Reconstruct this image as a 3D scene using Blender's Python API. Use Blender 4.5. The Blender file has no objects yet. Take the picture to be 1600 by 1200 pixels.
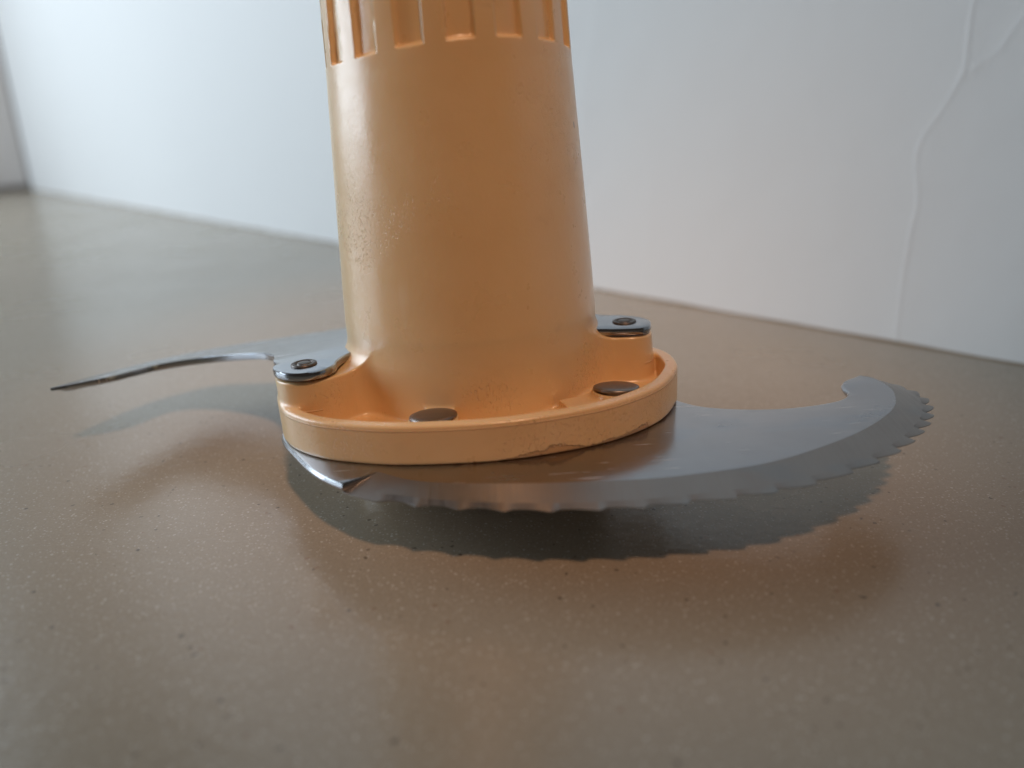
import bpy, bmesh, math, random
import numpy as np
from mathutils import Vector, Matrix
from mathutils.geometry import delaunay_2d_cdt
R = math.radians
MM = 0.001
scene = bpy.context.scene
col = scene.collection

# ------------------------------------------------------------------ camera
PITCH, ROLL, LEAN = R(19.5), R(1.1), R(2.75)
cd = bpy.data.cameras.new('camera'); cam = bpy.data.objects.new('camera', cd); col.objects.link(cam)
cd.sensor_width = 36; cd.lens = 27
cd.clip_start = 0.003; cd.clip_end = 20
X = Vector((1, 0, 0)); U = Vector((0, math.sin(PITCH), math.cos(PITCH)))
c_, s_ = math.cos(-ROLL), math.sin(-ROLL)
right = c_ * X + s_ * U; up = -s_ * X + c_ * U; back = right.cross(up)
cam.matrix_world = Matrix(((right.x, up.x, back.x, 5.75 * MM), (right.y, up.y, back.y, -121 * MM),
                           (right.z, up.z, back.z, 55 * MM), (0, 0, 0, 1)))
cd.dof.use_dof = True; cd.dof.focus_distance = 0.113; cd.dof.aperture_fstop = 10.5
scene.camera = cam

# ------------------------------------------------------------------ world (dim warm room) and lamps
w = bpy.data.worlds.new('World'); scene.world = w; w.use_nodes = True
bg = w.node_tree.nodes['Background']
bg.inputs['Color'].default_value = (1.0, 0.78, 0.62, 1); bg.inputs['Strength'].default_value = 0.04

def area(name, loc, target, sx, sy, power, color):
    l = bpy.data.lights.new(name, 'AREA'); l.shape = 'RECTANGLE'; l.size = sx; l.size_y = sy
    l.energy = power; l.color = color
    o = bpy.data.objects.new(name, l); col.objects.link(o); o.location = loc
    o.rotation_euler = (Vector(target) - Vector(loc)).to_track_quat('-Z', 'Y').to_euler()
    return o
area('window_light', (-0.62, 0.17, 0.23), (0.0, 0.0, 0.05), 0.62, 0.40, 4.5, (0.75, 0.88, 1.0))
sl = bpy.data.lights.new('spot_lamp', 'SPOT'); lamp = bpy.data.objects.new('spot_lamp', sl); col.objects.link(lamp)
sl.energy = 9.6; sl.color = (1.0, 0.58, 0.35); sl.shadow_soft_size = 0.030
lamp.location = (0.09, -0.385, 0.66)
tgt = Vector((0.006, 0.026, 0.03)); lamp.rotation_euler = (tgt - lamp.location).to_track_quat('-Z', 'Y').to_euler()
sl.spot_size = 2 * math.atan(0.087 / (tgt - lamp.location).length); sl.spot_blend = 0.08  # narrow cone shaped so its edge imitates an unseen phone's shadow in front

scene.view_settings.view_transform = 'Standard'; scene.view_settings.look = 'None'
scene.view_settings.exposure = 0.0; scene.view_settings.gamma = 1.0
scene.cycles.max_bounces = 10; scene.cycles.diffuse_bounces = 5; scene.cycles.glossy_bounces = 5
scene.cycles.sample_clamp_indirect = 6

# ------------------------------------------------------------------ node helpers
class NT:
    def __init__(s, name):
        s.m = bpy.data.materials.new(name); s.m.use_nodes = True
        s.t = s.m.node_tree; s.b = s.t.nodes['Principled BSDF']
        s.co = s.t.nodes.new('ShaderNodeTexCoord').outputs['Object']
    def n(s, kind, **kw):
        nd = s.t.nodes.new(kind)
        for k, v in kw.items():
            if k.startswith('_'): setattr(nd, k[1:], v)
        for k, v in kw.items():
            if k.startswith('_'): continue
            key = k.replace('__', ' ')
            i = nd.inputs[int(key[1:])] if key[0] == 'i' and key[1:].isdigit() else nd.inputs[key]
            if hasattr(v, 'is_linked') or isinstance(v, bpy.types.NodeSocket): s.t.links.new(v, i)
            else: i.default_value = v
        return nd
    def set(s, key, v):
        i = s.b.inputs[key]
        if isinstance(v, bpy.types.NodeSocket): s.t.links.new(v, i)
        else: i.default_value = v
    def map(s, scale, vec=None, rot=(0, 0, 0), loc=(0, 0, 0)):
        return s.n('ShaderNodeMapping', Vector=vec or s.co, Scale=scale, Rotation=rot, Location=loc).outputs[0]
    def noise(s, scale, detail=3, rough=.5, vec=None):
        return s.n('ShaderNodeTexNoise', Vector=vec or s.co, Scale=scale, Detail=detail, Roughness=rough).outputs[0]
    def ramp(s, fac, p0, p1, v0=0., v1=1.):
        return s.n('ShaderNodeMapRange', Value=fac, i1=p0, i2=p1, i3=v0, i4=v1, _interpolation_type='SMOOTHSTEP').outputs[0]
    def lin(s, fac, p0, p1, v0=0., v1=1.):
        return s.n('ShaderNodeMapRange', Value=fac, i1=p0, i2=p1, i3=v0, i4=v1).outputs[0]
    def mix(s, fac, a, b):
        nd = s.t.nodes.new('ShaderNodeMix'); nd.data_type = 'RGBA'
        for i, v in ((0, fac), (6, a), (7, b)):
            if isinstance(v, bpy.types.NodeSocket): s.t.links.new(v, nd.inputs[i])
            else: nd.inputs[i].default_value = v if i == 0 else (*v, 1)
        return nd.outputs[2]
    def math(s, op, a, b=0.0, c=0.0):
        nd = s.t.nodes.new('ShaderNodeMath'); nd.operation = op
        for i, v in enumerate((a, b, c)):
            if isinstance(v, bpy.types.NodeSocket): s.t.links.new(v, nd.inputs[i])
            else: nd.inputs[i].default_value = v
        return nd.outputs[0]
    def bump(s, h, strength, dist, normal=None):
        nd = s.n('ShaderNodeBump', Height=h, Strength=strength, Distance=dist)
        if normal is not None: s.t.links.new(normal, nd.inputs['Normal'])
        return nd.outputs[0]
    def sep(s, vec=None):
        nd = s.n('ShaderNodeSeparateXYZ', Vector=vec or s.co); return nd.outputs

# ------------------------------------------------------------------ materials
def mat_counter():
    k = NT('speckled_solid_surface')
    base = k.mix(k.ramp(k.noise(9, 3), .3, .7), (.345, .285, .203), (.385, .321, .233))
    fine = k.noise(2600, 3, .7)
    base = k.mix(k.ramp(fine, .40, .66, 0, .45), base, (.27, .222, .17))
    base = k.mix(k.ramp(k.noise(1500, 2, .6), .56, .72, 0, .35), base, (.50, .45, .37))
    def specks(scale, keep, rmax, colr, cur, amt):
        v = k.t.nodes.new('ShaderNodeTexVoronoi'); v.inputs['Scale'].default_value = scale
        vec = k.n('ShaderNodeVectorMath', _operation='ADD', i0=k.map((1, 1, 1)),
                  i1=k.n('ShaderNodeVectorMath', _operation='SCALE', i0=k.n('ShaderNodeTexNoise', Vector=k.co, Scale=scale * 2.2, Detail=1.0).outputs[1], Scale=.35 / scale).outputs[0]).outputs[0]
        k.t.links.new(vec, v.inputs['Vector'])
        rnd = k.n('ShaderNodeSeparateColor', Color=v.outputs['Color']).outputs
        rad = k.math('MULTIPLY', k.ramp(rnd[0], keep, 1.0, 0.0, 1.0), rmax)
        m = k.ramp(k.math('SUBTRACT', v.outputs['Distance'], rad), -.06, .03, 1.0, 0.0)
        m = k.math('MULTIPLY', m, k.math('GREATER_THAN', rnd[0], keep))
        m = k.math('MULTIPLY', m, k.lin(rnd[1], 0, 1, amt * .45, amt))
        return k.mix(m, cur, colr)
    base = specks(1700, .55, .34, (.66, .61, .52), base, .75)
    base = specks(2600, .6, .36, (.72, .67, .58), base, .62)
    base = specks(800, .80, .25, (.09, .065, .045), base, .85)
    base = specks(380, .85, .15, (.055, .045, .035), base, .9)
    base = specks(560, .88, .22, (.24, .12, .065), base, .55)
    k.set('Base Color', base)
    k.set('Roughness', k.ramp(k.noise(30, 4), .3, .7, .21, .28))
    k.set('IOR', 1.65)
    k.set('Normal', k.bump(k.noise(420, 3), .10, .0006))
    return k.m
def mat_wall(name, c):
    k = NT(name)
    k.set('Base Color', k.mix(k.ramp(k.noise(5, 3), .3, .7), c, tuple(x * .965 for x in c)))
    k.set('Roughness', .55)
    k.set('Specular IOR Level', .35)
    k.set('Normal', k.bump(k.noise(60, 4, .55), .12, .002))
    return k.m
def mat_plastic():
    k = NT('yellowed_cream_plastic')
    P = k.sep()
    base = k.mix(k.ramp(k.noise(55, 4), .35, .68), (.815, .575, .315), (.79, .54, .28))
    # faint stains and grime flecks
    base = k.mix(k.ramp(k.noise(170, 5, .65), .62, .78, 0, .22), base, (.56, .36, .18))
    v = k.t.nodes.new('ShaderNodeTexVoronoi'); v.inputs['Scale'].default_value = 170; k.t.links.new(k.map((1, 1, .6)), v.inputs['Vector'])
    rnd = k.n('ShaderNodeSeparateColor', Color=v.outputs['Color']).outputs
    fl = k.math('MULTIPLY', k.math('LESS_THAN', v.outputs['Distance'], k.ramp(rnd[1], .3, 1, .02, .055)), k.math('GREATER_THAN', rnd[0], .80))
    base = k.mix(k.math('MULTIPLY', fl, .75), base, (.10, .04, .015))
    # pale scuffs: short strokes in a few directions
    sc_total = None
    for i, (sc, rot) in enumerate((((260, 260, 26), (.5, .3, .2)), ((240, 240, 20), (1.2, .2, -.4)), ((200, 200, 24), (0, .08, 0)))):
        nz = k.noise(1.0, 2, .5, k.map(sc, rot=rot, loc=(3.1 * i, 1.7, 0)))
        gate = k.ramp(k.noise(75, 2, .5, k.map((1, 1, 1), loc=(.3 * i, .1, .2))), .57, .70)
        m = k.math('MULTIPLY', k.ramp(nz, .70, .80, 0, .22), gate)
        sc_total = m if sc_total is None else k.math('MAXIMUM', sc_total, m)
    base = k.mix(sc_total, base, (.90, .78, .60))
    # chewed lower edge of the flange
    edge_n = k.noise(420, 5, .68); edge_l = k.noise(70, 2, .5)
    lim = k.math('ADD', k.math('MULTIPLY', k.math('SUBTRACT', edge_n, .5), .0030), k.lin(edge_l, .38, .68, -.0005, .0014))
    zz = k.math('SUBTRACT', P[2], .0103)
    chip = k.math('MULTIPLY', k.ramp(k.math('SUBTRACT', zz, lim), -.00022, .00010, 1, 0), k.math('LESS_THAN', zz, .0035))
    chip = k.math('MULTIPLY', chip, k.ramp(P[0], -.020, -.004))
    base = k.mix(k.math('MULTIPLY', chip, .62), base, (.46, .235, .095))
    rim_edge = k.math('MULTIPLY', k.ramp(k.math('ABSOLUTE', k.math('SUBTRACT', k.math('SUBTRACT', zz, lim), 0.00004)), 0, .00016, 1, 0), k.math('LESS_THAN', zz, .0035))
    rim_edge = k.math('MULTIPLY', rim_edge, k.math('MULTIPLY', k.ramp(P[0], -.018, -.004), k.ramp(k.noise(260, 3), .45, .6)))
    base = k.mix(k.math('MULTIPLY', rim_edge, .45), base, (.12, .045, .015))
    k.set('Base Color', base)
    k.set('Roughness', k.ramp(k.noise(240, 4), .3, .75, .27, .38)); k.set('Specular IOR Level', .95); k.set('Coat Weight', .30); k.set('Coat Roughness', .26)
    k.set('Subsurface Weight', .22); k.set('Subsurface Radius', (1.0, .45, .18)); k.set('Subsurface Scale', .0022)
    # relief: fine grain, pitted patches, parting line below the rim, chips
    pits = k.math('MULTIPLY', k.ramp(k.noise(2400, 2, .6, k.map((1.9, 1.9, .8))), .57, .70), k.ramp(k.noise(48, 3), .50, .62))
    h = k.math('MULTIPLY', pits, -.00007)
    h = k.math('ADD', h, k.math('MULTIPLY', k.noise(2200, 2), .00002))
    h = k.math('ADD', h, k.math('MULTIPLY', k.noise(160, 3), .00010))
    h = k.math('ADD', h, k.math('MULTIPLY', chip, -.00018))
    line = k.ramp(k.math('ABSOLUTE', k.math('SUBTRACT', zz, .0050)), .00004, .00014, 1, 0)
    rr = k.math('SQRT', k.math('ADD', k.math('POWER', P[0], 2), k.math('POWER', P[1], 2)))
    line = k.math('MULTIPLY', line, k.math('GREATER_THAN', rr, .0277))
    h = k.math('ADD', h, k.math('MULTIPLY', line, .00010))
    bp = k.n('ShaderNodeBump', Height=h, Strength=1.0, Distance=1.0)
    k.set('Normal', bp.outputs[0])
    return k.m
def mat_steel(name, rough, colr, brush=(60, 2600, 60), amt=.12, brush_rot=0.25, sc=True):
    k = NT(name)
    base = k.mix(k.ramp(k.noise(60, 4, .6), .35, .7), colr, tuple(x * .90 for x in colr))
    base = k.mix(k.ramp(k.noise(120, 5, .7), .58, .78, 0, .35), base, (colr[0] * .98, colr[1] * .86, colr[2] * .84))
    base = k.mix(k.ramp(k.noise(75, 3, .6, k.map((1, 2.2, 1), loc=(.7, .2, 0))), .48, .66, 0, .5), base, (colr[0] * .80, colr[1] * .90, colr[2] * .99))
    k.set('Metallic', 1.0)
    br = k.noise(1.0, 3, .6, k.map(brush, rot=(0, 0, brush_rot)))
    r = k.lin(br, .3, .7, rough * .85, rough * 1.2)
    h = k.math('MULTIPLY', br, .00002)
    if sc:
        m = None
        for i, rot in enumerate((.5, -.6, 1.1, .15)):
            nz = k.noise(1.0, 1, .5, k.map((90, 2400, 90), rot=(0, 0, rot), loc=(i * 2.3, i, 0)))
            g = k.ramp(k.noise(130, 2, .5, k.map((1, 1, 1), loc=(.2 * i, 0, .4))), .58, .68)
            q = k.math('MULTIPLY', k.ramp(nz, .66, .74), g)
            m = q if m is None else k.math('MAXIMUM', m, q)
        base = k.mix(k.math('MULTIPLY', m, .85), base, (.95, .92, .90))
        r = k.math('ADD', r, k.math('MULTIPLY', m, .35)); r = k.math('ADD', r, k.ramp(k.noise(110, 5, .65), .42, .75, -.02, .12))
        v = k.t.nodes.new('ShaderNodeTexVoronoi'); v.inputs['Scale'].default_value = 260; k.t.links.new(k.co, v.inputs['Vector'])
        rnd = k.n('ShaderNodeSeparateColor', Color=v.outputs['Color']).outputs
        sp = k.math('MULTIPLY', k.math('LESS_THAN', v.outputs['Distance'], .05), k.math('GREATER_THAN', rnd[0], .72))
        base = k.mix(k.math('MULTIPLY', sp, .85), base, (.06, .045, .04))
        h = k.math('ADD', h, k.math('MULTIPLY', m, -.00002))
    k.set('Base Color', base); k.set('Roughness', r)
    k.set('Normal', k.bump(h, amt * 4, 1.0))
    return k.m
M_counter = mat_counter()
M_wall = mat_wall('white_painted_wall', (.86, .86, .85))
M_side = mat_wall('pale_pinkish_wall', (.84, .79, .765))
M_joint = mat_wall('grey_brown_joint', (.34, .27, .20))
M_plastic = mat_plastic()
M_steel = mat_steel('satin_steel', .18, (.40, .41, .435))
M_ground = mat_steel('ground_steel', .36, (.345, .325, .31), brush=(2400, 120, 100), amt=.25, brush_rot=.2, sc=False)
M_dark = mat_steel('dark_rivet_steel', .42, (.15, .125, .11), sc=False)
M_rivet = mat_steel('dull_rivet_steel', .38, (.30, .265, .245), sc=False)

# ------------------------------------------------------------------ object helpers
def link(name, verts, faces, mat, parent=None, smooth=True, normals=None):
    me = bpy.data.meshes.new(name); me.from_pydata([tuple(v) for v in verts], [], [tuple(f) for f in faces]); me.update()
    me.materials.append(mat)
    if smooth: me.polygons.foreach_set('use_smooth', [True] * len(me.polygons))
    if normals is not None: me.normals_split_custom_set_from_vertices(normals)
    o = bpy.data.objects.new(name, me); col.objects.link(o)
    if parent: o.parent = parent
    return o
def link_bm(name, bm, mat, parent=None, angle=35, sharp=()):
    bmesh.ops.recalc_face_normals(bm, faces=bm.faces)
    for e in bm.edges:
        e.smooth = (len(e.link_faces) == 2 and e.calc_face_angle(0) < R(angle))
    for e in sharp: e.smooth = False
    for f in bm.faces: f.smooth = True
    me = bpy.data.meshes.new(name); bm.to_mesh(me); bm.free(); me.materials.append(mat)
    o = bpy.data.objects.new(name, me); col.objects.link(o)
    if parent: o.parent = parent
    return o
def crom(P, n, closed=False):
    P = np.array(P, float)
    if closed: Q = np.vstack([P[-1], P, P[0], P[1]])
    else: Q = np.vstack([2 * P[0] - P[1], P, 2 * P[-1] - P[-2]])
    out = []
    for i in range(1, len(Q) - 2):
        t = np.linspace(0, 1, 24, endpoint=False)[:, None]
        a, b, c, d = Q[i - 1], Q[i], Q[i + 1], Q[i + 2]
        out.append(.5 * (2 * b + (c - a) * t + (2 * a - 5 * b + 4 * c - d) * t ** 2 + (3 * b - a - 3 * c + d) * t ** 3))
    out = np.vstack(out + ([] if closed else [P[-1:]]))
    if closed: out = np.vstack([out, out[:1]])
    L = np.concatenate([[0], np.cumsum(np.linalg.norm(np.diff(out, axis=0), axis=1))])
    s = np.linspace(0, L[-1], n, endpoint=not closed)
    return np.stack([np.interp(s, L, out[:, j]) for j in range(out.shape[1])], 1)

# ------------------------------------------------------------------ setting: countertop and the two walls
def counter():
    v = [(-1.4, -.9, 0), (.9, -.9, 0), (.9, 1.2, 0), (-1.4, 1.2, 0)]
    o = link('countertop', v, [(0, 1, 2, 3)], M_counter, smooth=False)
    # give the slab its thickness
    bm = bmesh.new(); bm.from_mesh(o.data)
    r = bmesh.ops.extrude_face_region(bm, geom=bm.faces[:])
    for e in r['geom']:
        if isinstance(e, bmesh.types.BMVert): e.co.z -= .03
    bmesh.ops.recalc_face_normals(bm, faces=bm.faces); bm.to_mesh(o.data); bm.free()
    o['kind'] = 'structure'
counter()
CORNER = np.array([-.3977, .5498]); TD = np.array([.7121, -.7021]); ND = np.array([-.7021, -.7121])   # along the wall, and towards the room
def polydist(px, py, pl):
    best = np.full(px.shape, 1e9)
    for (x0, y0), (x1, y1) in zip(pl[:-1], pl[1:]):
        dx, dy = x1 - x0, y1 - y0; t = np.clip(((px - x0) * dx + (py - y0) * dy) / (dx * dx + dy * dy), 0, 1)
        best = np.minimum(best, np.hypot(px - x0 - t * dx, py - y0 - t * dy))
    return best
def back_wall():
    s = np.concatenate([np.arange(0, 540, 20.), np.arange(540, 600, .8), np.arange(600, 684, .4), np.arange(684, 720, .8), np.arange(720, 1300, 30.)])
    h = np.concatenate([np.arange(0, 100, .9), np.arange(100, 580, 12.)])
    S, H = np.meshgrid(s, h)
    creases = [([(670, 140), (666.5, 90), (665.4, 71.1), (665.7, 64.2), (665.8, 58.3), (663.5, 52.2), (659.2, 43.3), (660.6, 33), (660.2, 22.9), (660.1, 9.8), (661, -2)], .19),
               ([(690, 92), (674.5, 67.5), (671.2, 61.5), (665.8, 57.6)], .19),
               ([(575, 110), (571.1, 77.3), (567.6, 55.9), (566.5, 30)], .13), ([(591.8, 40), (591.6, 30.3), (591, 6.9)], .12),
               ([(640, 130), (628, 96)], .15)]
    D = np.zeros_like(S)
    rng = np.random.RandomState(4)
    for pl, a in creases:
        pl = np.array(crom(pl, 40)); pl += rng.normal(0, .12, pl.shape)
        d = polydist(S, H, pl)
        D += a * (.55 * np.exp(-(d / .30) ** 2) + .22 * np.exp(-(d / 3) ** 2))
    D += .5 * np.sin(S / 47. + 1) * np.sin(H / 61.) * np.clip((S - 400) / 200, 0, 1)
    S = S * 1.0577; H = H * 1.0577
    P = np.stack([CORNER[0] + TD[0] * S * MM + ND[0] * D * MM, CORNER[1] + TD[1] * S * MM + ND[1] * D * MM, H * MM], -1).reshape(-1, 3)
    nx = len(s); F = []
    for j in range(len(h) - 1):
        for i in range(nx - 1):
            a = j * nx + i; F.append((a, a + 1, a + nx + 1, a + nx))
    root = bpy.data.objects.new('wall', None); col.objects.link(root); root.location = (CORNER[0], CORNER[1], 0)
    root['label'] = 'bright white back wall with a branching raised crease at its right'
    root['category'] = 'wall'
    off = np.array([CORNER[0], CORNER[1], 0])
    link('wall_face', P - off, F, M_wall, root)
    # back of the wall, so that it has thickness
    L = 1.27
    b = [TD * 0 - ND * .012, TD * L - ND * .012, TD * L - ND * .10, -ND * .10]
    V = [(p[0], p[1], z) for z in (0, .58) for p in b]
    link('wall_core', V, [(0, 1, 5, 4), (1, 2, 6, 5), (2, 3, 7, 6), (3, 0, 4, 7), (4, 5, 6, 7), (3, 2, 1, 0)], M_wall, root, smooth=False)
    # thin uneven grey-brown strip where wall meets counter
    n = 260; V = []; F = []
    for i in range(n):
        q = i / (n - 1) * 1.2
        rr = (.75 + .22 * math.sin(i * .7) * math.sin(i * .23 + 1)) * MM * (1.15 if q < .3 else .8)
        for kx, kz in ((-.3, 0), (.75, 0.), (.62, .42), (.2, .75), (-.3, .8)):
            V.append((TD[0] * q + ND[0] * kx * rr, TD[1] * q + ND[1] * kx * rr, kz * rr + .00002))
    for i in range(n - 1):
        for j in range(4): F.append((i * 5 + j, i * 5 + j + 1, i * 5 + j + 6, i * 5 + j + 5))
    link('joint_strip', V, F, M_joint, root)
back_wall()
def side_wall():
    SD = ND   # runs from the corner towards the window side
    root = bpy.data.objects.new('wall', None); col.objects.link(root); root.location = (CORNER[0], CORNER[1], 0)
    root['label'] = 'pale pinkish side wall with a dark grey strip along its base at the far left corner'
    root['category'] = 'wall'
    def box(name, d0, d1, q0, q1, z0, z1, m):
        pts = [SD * d0 + TD * q0, SD * d1 + TD * q0, SD * d1 + TD * q1, SD * d0 + TD * q1]
        V = [(p[0], p[1], z) for z in (z0, z1) for p in pts]
        bm = bmesh.new(); vs = [bm.verts.new(v) for v in V]
        for f in [(0, 1, 5, 4), (1, 2, 6, 5), (2, 3, 7, 6), (3, 0, 4, 7), (4, 5, 6, 7), (3, 2, 1, 0)]: bm.faces.new([vs[i] for i in f])
        bmesh.ops.bevel(bm, geom=bm.edges[:], offset=.0006, segments=2, affect='EDGES')
        return link_bm(name, bm, m, root)
    box('wall_face', .0012, .30, -.06, -.0005, .0002, .6, M_side)
    k = NT('dark_grey_strip'); k.set('Base Color', (.30, .265, .25, 1)); k.set('Roughness', .5)
    box('base_strip', .0032, .30, -.0002, .0035, .0002, .0052, k.m)  # thin dark grey strip along the base of the side wall
side_wall()

# ------------------------------------------------------------------ the food processor blade
FOOT = 10.3
tool = bpy.data.objects.new('food_processor_blade', None); col.objects.link(tool)
dvec = Vector((-math.sin(LEAN), 0, math.cos(LEAN)))
tool.location = Vector((0, 0, .011)) - dvec * FOOT * MM
tool.rotation_euler = (0, -LEAN, 0)
tool['label'] = 'cream plastic food processor hub with two curved steel blades on the countertop'
tool['category'] = 'food processor blade'
def L(v):     # local plan mm (z above the lower blade) -> metres from the foot
    v = np.asarray(v, float).copy(); v[..., 2] += FOOT; return v * MM

# ---- moulded hub: one signed distance field, meshed by surface nets
def smin(a, b, k):
    h = np.clip(.5 + .5 * (b - a) / k, 0, 1); return b * (1 - h) + a * h - k * h * (1 - h)
def smax(a, b, k): return -smin(-a, -b, k)
def upper_plane(x, y): return 11 + .09 * (x + 28) - .15 * (y + 13)
def upper_z(x, y): return smin(np.full(np.shape(x), 11.), upper_plane(x, y), 1.2)
class Outline:
    """2-D signed distance of a closed outline, tabulated on a grid and interpolated"""
    def __init__(s, pts, h=.35):
        pl = crom(pts, 220, True); s.pl = pl
        s.x0, s.y0, s.h = -40., -36., h
        gx = np.arange(s.x0, 40, h); gy = np.arange(s.y0, 36, h)
        Xg, Yg = np.meshgrid(gx, gy, indexing='ij')
        q = np.vstack([pl, pl[:1]])
        d = polydist(Xg, Yg, q); inside = np.zeros(Xg.shape, bool)
        for (xa, ya), (xb, yb) in zip(q[:-1], q[1:]):
            if ya == yb: continue
            cr = ((ya > Yg) != (yb > Yg)) & (Xg < (xb - xa) * (Yg - ya) / (yb - ya) + xa); inside ^= cr
        s.t = np.where(inside, -d, d)
    def __call__(s, x, y):
        u = np.clip((x - s.x0) / s.h, 0, s.t.shape[0] - 1.001); v = np.clip((y - s.y0) / s.h, 0, s.t.shape[1] - 1.001)
        i = u.astype(int); j = v.astype(int); a = u - i; b = v - j; t = s.t
        return t[i, j] * (1 - a) * (1 - b) + t[i + 1, j] * a * (1 - b) + t[i, j + 1] * (1 - a) * b + t[i + 1, j + 1] * a * b
FL = Outline([(-30.2, -7.3), (-29.0, -13.5), (-26.2, -19.2), (-21.2, -23.6), (-15, -26.2), (-8.2, -27.8), (2.1, -28.3), (10.7, -27.1), (19.7, -24.0), (27.0, -18.3),
              (30.9, -11.2), (31.6, -6.5), (30.8, -2.0), (28, 1.2), (22, 3), (10, 6), (-10, 6), (-24, 3), (-29, 0)])
BL = Outline([(-28.9, -13.2), (-27.6, -16.2), (-25.2, -17.9), (-21.5, -17.6), (-18.4, -15.2), (-15, -11.5), (-12, -8), (-12, 6), (-22, 8), (-28.5, 4), (-30, -4), (-29.7, -9)])
BR = Outline([(14, -7.2), (20, -5.9), (25.6, -6.3), (28.0, -4.9), (28.6, -2.3), (27.3, .6), (24.5, 2.6), (18, 4.5), (12, 4)])
BK = Outline([(-26, -2), (12, -2), (16, 6), (15, 17), (8, 26.5), (-8, 26.5), (-20, 20), (-27, 8)])
RIV = [(-5.0, -22.3), (21.2, -15.6)]
RZ = [(-2, 19.65), (0, 19.7), (5, 19.8), (10, 19.95), (14, 19.95), (20, 19.65), (30, 19.05), (40, 18.4), (50, 17.75), (60, 17.3), (90, 16.2)]
def capz(d, z, z0, z1): return np.maximum(d, np.maximum(z0 - z, z - z1))
def sdf(p):
    x, y, z = p[..., 0], p[..., 1], p[..., 2]
    r = np.hypot(x, y)
    Rz = np.interp(z, [a for a, b in RZ], [b for a, b in RZ])
    ang = np.degrees(np.arctan2(x, -y))            # 0 facing the camera side
    sp = 360 / 17.; k = (ang - 9 + sp / 2) % sp - sp / 2
    g = np.clip((6.1 - np.abs(k)) / .8, 0, 1); g = g * g * (3 - 2 * g)
    e = np.clip((z - 52.6 + 1.6 * np.sin(np.radians(ang - 20)) ** 2) / .45, 0, 1); e = e * e * (3 - 2 * e)
    Rz = Rz - .85 * g * e
    hub = (r - Rz) * .96
    hub = smax(hub, z - 88, 2.0)
    hub = np.maximum(hub, -z)
    fl = FL(x, y)
    floor = capz(fl + 1.3, z, 0, 2.2)
    rim = smax(np.maximum(fl, -(fl + 2.0)), np.maximum(-z, z - 5.75), .55)
    top = upper_z(x, y) - 1.55
    bl = smax(BL(x, y), z - top, .35); br = smax(BR(x, y) + .055 * (z - 9), z - top, .35); bk = smax(BK(x, y), z - top, .35)
    bl = np.maximum(bl, -z); br = np.maximum(br, -z); bk = np.maximum(bk, -z)
    d = smin(hub, smin(smin(bl, br, .5), bk, 1.5), 3.4)
    d = smin(d, floor, .7)
    for cx, cy in RIV:
        pad = capz(np.hypot(x - cx, y - cy) - 3.5, z, 0, 4.6)
        d = smin(d, pad, .8)
    # radial web beside the right pad
    a = R(20); xr = (x - 16.2) * math.cos(a) + (y + 18.2) * math.sin(a); yr = -(x - 16.2) * math.sin(a) + (y + 18.2) * math.cos(a)
    web = capz(np.maximum(np.abs(xr) - 2.6, np.abs(yr) - 3.0), z, 0, 3.7)
    d = smin(d, web, 1.2)
    d = smin(d, rim, .7)
    return np.maximum(d, .06 - z)
def mesh_sdf(lo, hi, h):
    ax = [np.arange(lo[i], hi[i] + h, h) for i in range(3)]
    G = np.stack(np.meshgrid(*ax, indexing='ij'), -1)
    V = np.empty(G.shape[:3], np.float32)
    for i in range(0, G.shape[0], 24): V[i:i + 24] = sdf(G[i:i + 24])
    S = V < 0
    nx, ny, nz = V.shape
    s8 = sum(S[i:nx - 1 + i, j:ny - 1 + j, k:nz - 1 + k].astype(np.int8) for i in (0, 1) for j in (0, 1) for k in (0, 1))
    act = (s8 > 0) & (s8 < 8)
    cells = np.argwhere(act); idx = np.full(act.shape, -1, np.int64); idx[act] = np.arange(len(cells))
    pos = np.zeros((len(cells), 3)); cnt = np.zeros(len(cells))
    corners = [(i, j, k) for i in (0, 1) for j in (0, 1) for k in (0, 1)]
    for a in corners:
        for d in range(3):
            if a[d]: continue
            b = list(a); b[d] = 1
            va = V[tuple((cells + a).T)]; vb = V[tuple((cells + b).T)]
            m = (va < 0) != (vb < 0); t = np.where(m, va / np.where(m, va - vb, 1), 0)
            q = np.array(a)[None] + np.eye(3)[d][None] * t[:, None]
            pos[m] += q[m]; cnt[m] += 1
    P = (cells + pos / cnt[:, None]) * h + np.array(lo)
    quads = []
    for d in range(3):
        u, v = (d + 1) % 3, (d + 2) % 3
        sl0 = [slice(None)] * 3; sl1 = [slice(None)] * 3; sl0[d] = slice(0, -1); sl1[d] = slice(1, None)
        e = np.argwhere(S[tuple(sl0)] != S[tuple(sl1)])
        e = e[(e[:, u] > 0) & (e[:, v] > 0) & (e[:, u] < V.shape[u] - 1) & (e[:, v] < V.shape[v] - 1)]
        ins = S[tuple(e.T)]
        def cell(du, dv):
            c = e.copy(); c[:, u] -= du; c[:, v] -= dv; return idx[tuple(c.T)]
        q = np.stack([cell(1, 1), cell(0, 1), cell(0, 0), cell(1, 0)], 1)
        q[~ins] = q[~ins][:, ::-1]; quads.append(q)
    Q = np.vstack(quads)
    def grad(P, e=.05):
        g = np.stack([sdf(P + np.eye(3)[i] * e) - sdf(P - np.eye(3)[i] * e) for i in range(3)], -1) / (2 * e); return g
    for _ in range(3):
        g = grad(P); n2 = np.maximum((g * g).sum(1), .3); st = sdf(P) / n2
        P = P - np.clip(st, -.2, .2)[:, None] * g
    g = grad(P, .12); N = g / np.maximum(np.linalg.norm(g, axis=1), 1e-6)[:, None]
    return P, Q, N
P, Q, N = mesh_sdf((-33.2, -30.2, -.6), (33.6, 29, 89.2), .28)
zc = P[Q].mean(1)[:, 2]
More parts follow.
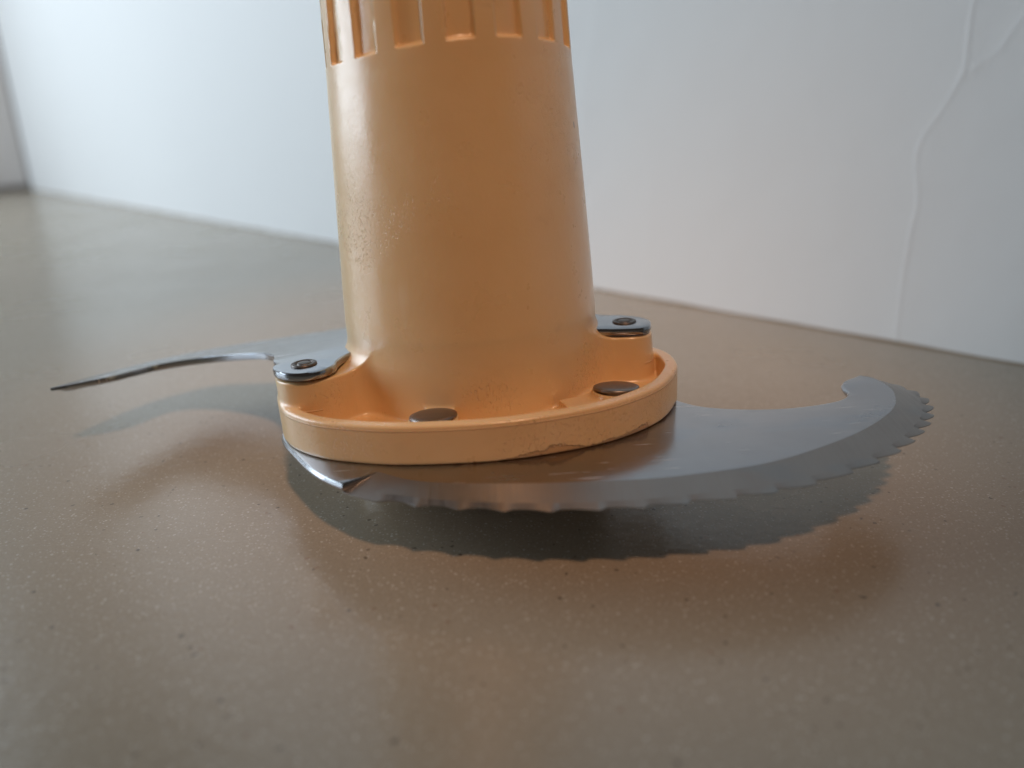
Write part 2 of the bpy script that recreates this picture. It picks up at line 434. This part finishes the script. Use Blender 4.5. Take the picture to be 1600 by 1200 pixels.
def sub(mask, name):
    q = Q[mask]; used = np.unique(q); mp = np.full(len(P), -1); mp[used] = np.arange(len(used))
    return link(name, L(P[used]), mp[q], M_plastic, tool, normals=[tuple(n) for n in N[used]])
sub(zc > 14.0, 'fluted_shaft')
sub(zc <= 14.0, 'flange')
# foot under the lower blade, on which the tool stands
def lathe(prof, n=64):
    V = []; F = []
    for r, z in prof:
        for i in range(n): V.append((r * math.cos(2 * math.pi * i / n), r * math.sin(2 * math.pi * i / n), z))
    for j in range(len(prof) - 1):
        for i in range(n): F.append((j * n + i, j * n + (i + 1) % n, (j + 1) * n + (i + 1) % n, (j + 1) * n + i))
    F.append(tuple(range(n))[::-1]); F.append(tuple(range((len(prof) - 1) * n, len(prof) * n)))
    return np.array(V), F
FP = FL.pl; V = []; F = []; n = len(FP)
for sc, z in ((.64, -10.3), (.66, -10.15), (.67, -9.8), (.69, -1.2)):
    for x, y in FP: V.append((x * sc, y * sc, z))
for j in range(3):
    for i in range(n): F.append((j * n + i, j * n + (i + 1) % n, (j + 1) * n + (i + 1) % n, (j + 1) * n + i))
F.append(tuple(range(n))[::-1]); F.append(tuple(range(3 * n, 4 * n)))
foot = link('foot', L(np.array(V)), F, M_plastic, tool)

# ---- blades
def fill(bm, ring, flat, to3, step):
    """cap an outline: constrained triangulation of ring (verts) at plan points flat, with inner points every step mm"""
    pts = [Vector((float(a), float(b))) for a, b in flat]; n = len(pts)
    F = np.asarray(flat); extra = []
    if step:
        gx = np.arange(F[:, 0].min(), F[:, 0].max(), step); gy = np.arange(F[:, 1].min(), F[:, 1].max(), step)
        gx, gy = [q.ravel() for q in np.meshgrid(gx, gy)]
        q = np.vstack([F, F[:1]]); ins = np.zeros(gx.shape, bool)
        for (xa, ya), (xb, yb) in zip(q[:-1], q[1:]):
            if ya != yb: ins ^= ((ya > gy) != (yb > gy)) & (gx < (xb - xa) * (gy - ya) / (yb - ya) + xa)
        ins &= polydist(gx, gy, q) > step * .5
        extra = [Vector((float(a), float(b))) for a, b in zip(gx[ins], gy[ins])]
    vo, eo, fo, ov, oe, of = delaunay_2d_cdt(pts + extra, [(i, (i + 1) % n) for i in range(n)], [], 1, 1e-5)
    vm = []
    for i, o in enumerate(ov):
        src = [k for k in o if k < n]
        vm.append(ring[src[0]] if src else bm.verts.new(to3(vo[i])))
    for f in fo:
        q = [vm[i] for i in f]
        if len(set(q)) == len(q):
            try: bm.faces.new(q)
            except ValueError: pass
TH = 1.25
OUT = [(-30.4, -7), (-29.2, -14.4), (-25.9, -20.5), (-20.9, -27.7), (-15.7, -32.5), (-10.3, -35.6), (-2.2, -38.3), (9.2, -40.4), (20.4, -40.9), (31.7, -40.0), (39.7, -38.5),
       (46.8, -35.7), (56.2, -30.1), (64.3, -21.9), (68.1, -14.8), (68.3, -9.6), (66.2, -5.6), (62.6, -3.9)]
BEV = [(-16.6, -32.3), (-12.3, -28.9), (-5.9, -32.6), (5.5, -34.7), (17.4, -35.6), (26.1, -35.5), (37.8, -33.4), (47.7, -28.8), (54.8, -24.1), (60.6, -18.4), (63.3, -13.0), (63.9, -9.0), (63.2, -5.6), (61.9, -4.3)]
INN = [(60.6, -4.7), (59.0, -5.7), (57.8, -7.0), (57.2, -9.2), (57.0, -11.4), (54.4, -14.0), (48.3, -15.5), (41.7, -15.3), (34.7, -13.0), (30.5, -8.5), (26, -2), (12, 6), (-12, 6), (-26, 2), (-30, -4)]
def make_blade(name, edge_name, xf, pitch_mm, teeth):
    """xf maps local blade plan (mm) with depth below the top to tool-local mm"""
    outer = crom(OUT, 900)
    Ls = np.concatenate([[0], np.cumsum(np.linalg.norm(np.diff(outer, axis=0), axis=1))])
    i0 = int(np.argmin(np.hypot(outer[:, 0] + 16.5, outer[:, 1] + 31.9)))
    cut = outer[i0:]
    n = 640 if teeth else 200
    s = np.linspace(Ls[i0], Ls[-1], n); O = np.stack([np.interp(s, Ls, outer[:, j]) for j in (0, 1)], 1)
    B = crom(BEV[1:], n)
    B = np.vstack([B]); 
    # pair rows: bevel line parametrised so that the strip starts as a slanted facet
    T = np.gradient(O, axis=0); T /= np.linalg.norm(T, axis=1)[:, None]; Nn = np.stack([-T[:, 1], T[:, 0]], 1)    # inward
    t = (s - s[0]) / (s[-1] - s[0])
    d = np.zeros(n); hol = np.zeros(n)
    if teeth:
        rng = random.Random(3)
        pos = [s[0] + 6.0]
        while pos[-1] < s[-1] - 2.5: pos.append(pos[-1] + pitch_mm * (1 - .42 * min(1, max(0, (pos[-1] - s[0]) / (s[-1] - s[0]) - .55) / .25)) * rng.uniform(.92, 1.08))
        pos = np.array(pos)
        for i in range(n):
            j = np.searchsorted(pos, s[i]) - 1
            if j < 0 or j >= len(pos) - 1: continue
            u = (s[i] - pos[j]) / (pos[j + 1] - pos[j])
            late = min(1, max(0, (t[i] - .62) / .2))
            mid = min(1, max(0, (t[i] - .12) / .40)); amp = .78 + .10 * mid + .50 * late
            e0 = .27 - .17 * mid - .03 * late
            if u < e0: q = .5 - .5 * math.cos(math.pi * u / e0)
            else: q = max(0, 1 - (u - e0) / (.80)) ** 1.5
            q = q * mid + (1 - mid) * (1 - (2 * u - 1) ** 2)
            d[i] = amp * q; hol[i] = q
    O2 = O + Nn * d[:, None]
    inset = np.full(n, 1.55)
    MID = O + Nn * np.minimum(inset, .45 * np.linalg.norm(B - O, axis=1))[:, None]
    wB = np.linalg.norm(B - O, axis=1); wM = np.linalg.norm(MID - O, axis=1)
    zO = np.full(n, TH - .10); zM = (TH - .10) * (1 - wM / np.maximum(wB, 1e-6))
    MID2 = MID + (B - MID) * .05; zM2 = zM * .95
    # the blunt part before the bevel and the inner outline
    blunt = outer[:i0:7]
    inner = crom(INN, 150)
    if not teeth: pass
    bm = bmesh.new()
    def add(p, z):
        return bm.verts.new(tuple(L(np.array(xf(p[0], p[1], z)))))
    # body: top polygon (blunt edge + bevel line + inner edge), sides, bottom
    loop = [tuple(p) for p in blunt] + [tuple(O[0])] + [tuple(p) for p in B[::3]] + [tuple(p) for p in inner]
    keep = [loop[0]]
    for p in loop[1:]:
        if math.hypot(p[0] - keep[-1][0], p[1] - keep[-1][1]) > .12: keep.append(p)
    if math.hypot(keep[0][0] - keep[-1][0], keep[0][1] - keep[-1][1]) < .12: keep.pop()
    K = np.array(keep); nb = len(K)
    ctr_n = np.roll(K, -1, 0) - np.roll(K, 1, 0); ctr_n /= np.linalg.norm(ctr_n, axis=1)[:, None]
    inw = np.stack([-ctr_n[:, 1], ctr_n[:, 0]], 1)
    area2 = np.sum(K[:, 0] * np.roll(K[:, 1], -1) - np.roll(K[:, 0], -1) * K[:, 1])
    if area2 < 0: inw = -inw
    for _ in range(3): inw = (inw + np.roll(inw, 1, 0) + np.roll(inw, -1, 0)) / 3
    onB = np.array([np.min(np.hypot(B[:, 0] - p[0], B[:, 1] - p[1])) < .02 for p in keep])
    rows = []; flats = []
    for ins, z in ((.62, 0), (.24, .10), (0, .5), (0, TH - .5), (.24, TH - .10), (.62, TH)):
        insv = np.where(onB, 0, ins); zz = np.where(onB, {0: 0, .10: .02, .5: .05}.get(z, z), z)
        flats.append(K + inw * insv[:, None]); rows.append([add(flats[-1][i], zz[i]) for i in range(nb)])
    for a, b in zip(rows[:-1], rows[1:]):
        for i in range(nb):
            try: bm.faces.new((a[i], a[(i + 1) % nb], b[(i + 1) % nb], b[i]))
            except ValueError: pass
    fill(bm, rows[0], flats[0], None, 0); fill(bm, rows[-1], flats[-1], None, 0)
    body = link_bm(name, bm, M_steel, tool, 30)
    # ground bevel: a solid strip from the bevel line to the (toothed) edge
    bm = bmesh.new()
    def addr(Pts, Z): return [add(Pts[i], Z[i]) for i in range(n)]
    e = .012
    r0 = addr(B, np.full(n, -e)); rm = addr(MID2, zM2); r1 = addr(MID, zM); r2 = addr(O2, zO); r3 = addr(O2, np.full(n, TH)); r4 = addr(B, np.full(n, TH + e))
    for a, b in ((r0, rm), (rm, r1), (r1, r2), (r2, r3), (r3, r4), (r4, r0)):
        for i in range(n - 1): bm.faces.new((a[i], a[i + 1], b[i + 1], b[i]))
    bm.faces.new([r[0] for r in (r0, rm, r1, r2, r3, r4)]); bm.faces.new([r[-1] for r in (r4, r3, r2, r1, rm, r0)])
    shp = [bm.edges.get((r1[i], r1[i + 1])) for i in range(n - 1) ]
    edge = link_bm(edge_name, bm, M_ground, body, 28, [q for q in shp if q])
    return body
def xf_low(x, y, z): return (x, y, -z)
make_blade('serrated_blade', 'cutting_bevel', xf_low, 5.6, True)

# upper blade: plain sheet with two ears, bent down behind the hub
UP = [(-29.1, -13.1), (-27.9, -15.9), (-26.3, -17.6), (-24.2, -18.6), (-21.8, -18.3), (-20.1, -17.0), (-19.3, -15.0), (-19.3, -12.6), (-18.4, -9.6), (-15.5, -7.5), (-8, -6), (0, -6), (8, -5.5),
      (16, -5.2), (20, -5.4), (22.4, -6.0), (26.3, -6.3), (28.0, -5.0), (28.5, -2.3), (27.3, 0.1), (24.5, 2.1), (21.2, 3.3), (18, 8), (17, 16), (10, 24), (0, 30), (-12, 31.5), (-26.9, 30.2),
      (-35.6, 30.4), (-43, 30.4), (-55.3, 30.6), (-62.5, 25.6), (-67.5, 18.6), (-70.6, 10.4), (-72.4, 4.2), (-72.6, 2.2), (-70.2, 2.6), (-67.0, 4.0), (-64.2, 6.0), (-62.2, 9.6), (-59.5, 14.6), (-53.7, 15.4), (-46.3, 12.7),
      (-38.7, 7.8), (-34.4, 2.6), (-32.3, -2.0), (-31.2, -5.6), (-30.4, -8.4), (-29.3, -10.6)]
def upper_blade():
    K = crom(UP, 420, True)
    tn = np.roll(K, -1, 0) - np.roll(K, 1, 0); tn /= np.linalg.norm(tn, axis=1)[:, None]
    a2 = np.sum(K[:, 0] * np.roll(K[:, 1], -1) - np.roll(K[:, 0], -1) * K[:, 1])
    inw = np.stack([-tn[:, 1], tn[:, 0]], 1) * (1 if a2 > 0 else -1)
    n = len(K)
    thin = ((K[:, 0] < -30.5) & (K[:, 1] > -9)) | (K[:, 1] > 4)       # ground edges: hardly rounded
    bm = bmesh.new(); rows = []; flats = []
    def pt(p, z): return tuple(L(np.array((p[0], p[1], float(upper_z(np.array(p[0]), np.array(p[1]))) - z))))
    tipf = np.clip((K[:, 0] + 73) / 14, .15, 1)           # thins out towards the tip
    th = 1.2 * np.where(K[:, 0] < -50, .35 + .65 * tipf, 1)
    for ins, z in ((.30, 0), (.09, .10), (0, .30), (0, .72), (.09, .92), (.30, 1.0)):
        insv = np.where(thin, ins * .18, ins)
        zt = np.where(thin, {0: 0, .10: .03, .30: .09, .72: .93, .92: .97, 1.0: 1.0}[z], z) * th
        # one ring; interior vertices follow the bend through a grid fill below
        flats.append(K + inw * insv[:, None]); rows.append([bm.verts.new(pt(flats[-1][i], zt[i])) for i in range(n)])
    for a, b in zip(rows[:-1], rows[1:]):
        for i in range(n): bm.faces.new((a[i], a[(i + 1) % n], b[(i + 1) % n], b[i]))
    fill(bm, rows[0], flats[0], lambda p: pt(p, 0), 1.5); fill(bm, rows[-1], flats[-1], lambda p: pt(p, 1.2), 1.5)
    return link_bm('bent_blade', bm, M_steel, tool, 30)
upper_blade()

# ---- rivets
def rivet(x, y, z, prof, nrm_tilt=(0, 0), m=None):
    V, F = lathe(prof, 48)
    o = link('rivet', V * MM, F, m or M_rivet, tool)
    for p in o.data.polygons: p.use_smooth = True
    o.location = Vector(tuple(L(np.array((x, y, z), float)))); o.rotation_euler = (nrm_tilt[0], nrm_tilt[1], 0)
    return o
flat_head = [(3.0, -1.0), (3.05, 0), (3.3, .04), (3.36, .2), (3.3, .36), (3.0, .48), (2.2, .55), (1.2, .58), (.35, .6), (.05, .6)]
for i, (x, y) in enumerate(RIV): rivet(x, y, 4.62, flat_head, (R(-5 - 2 * i), R(-1 + 3 * i)))
ring_head = [(1.85, -.6), (1.9, -.02), (1.86, .14), (1.6, .22), (1.35, .18), (1.22, -.05), (1.05, -.05), (.98, .16), (.85, .22), (.4, .24), (.05, .24)]
for x, y in ((-24.1, -14.0), (24.4, -2.3)): rivet(x, y, 11.02, ring_head, m=M_dark)
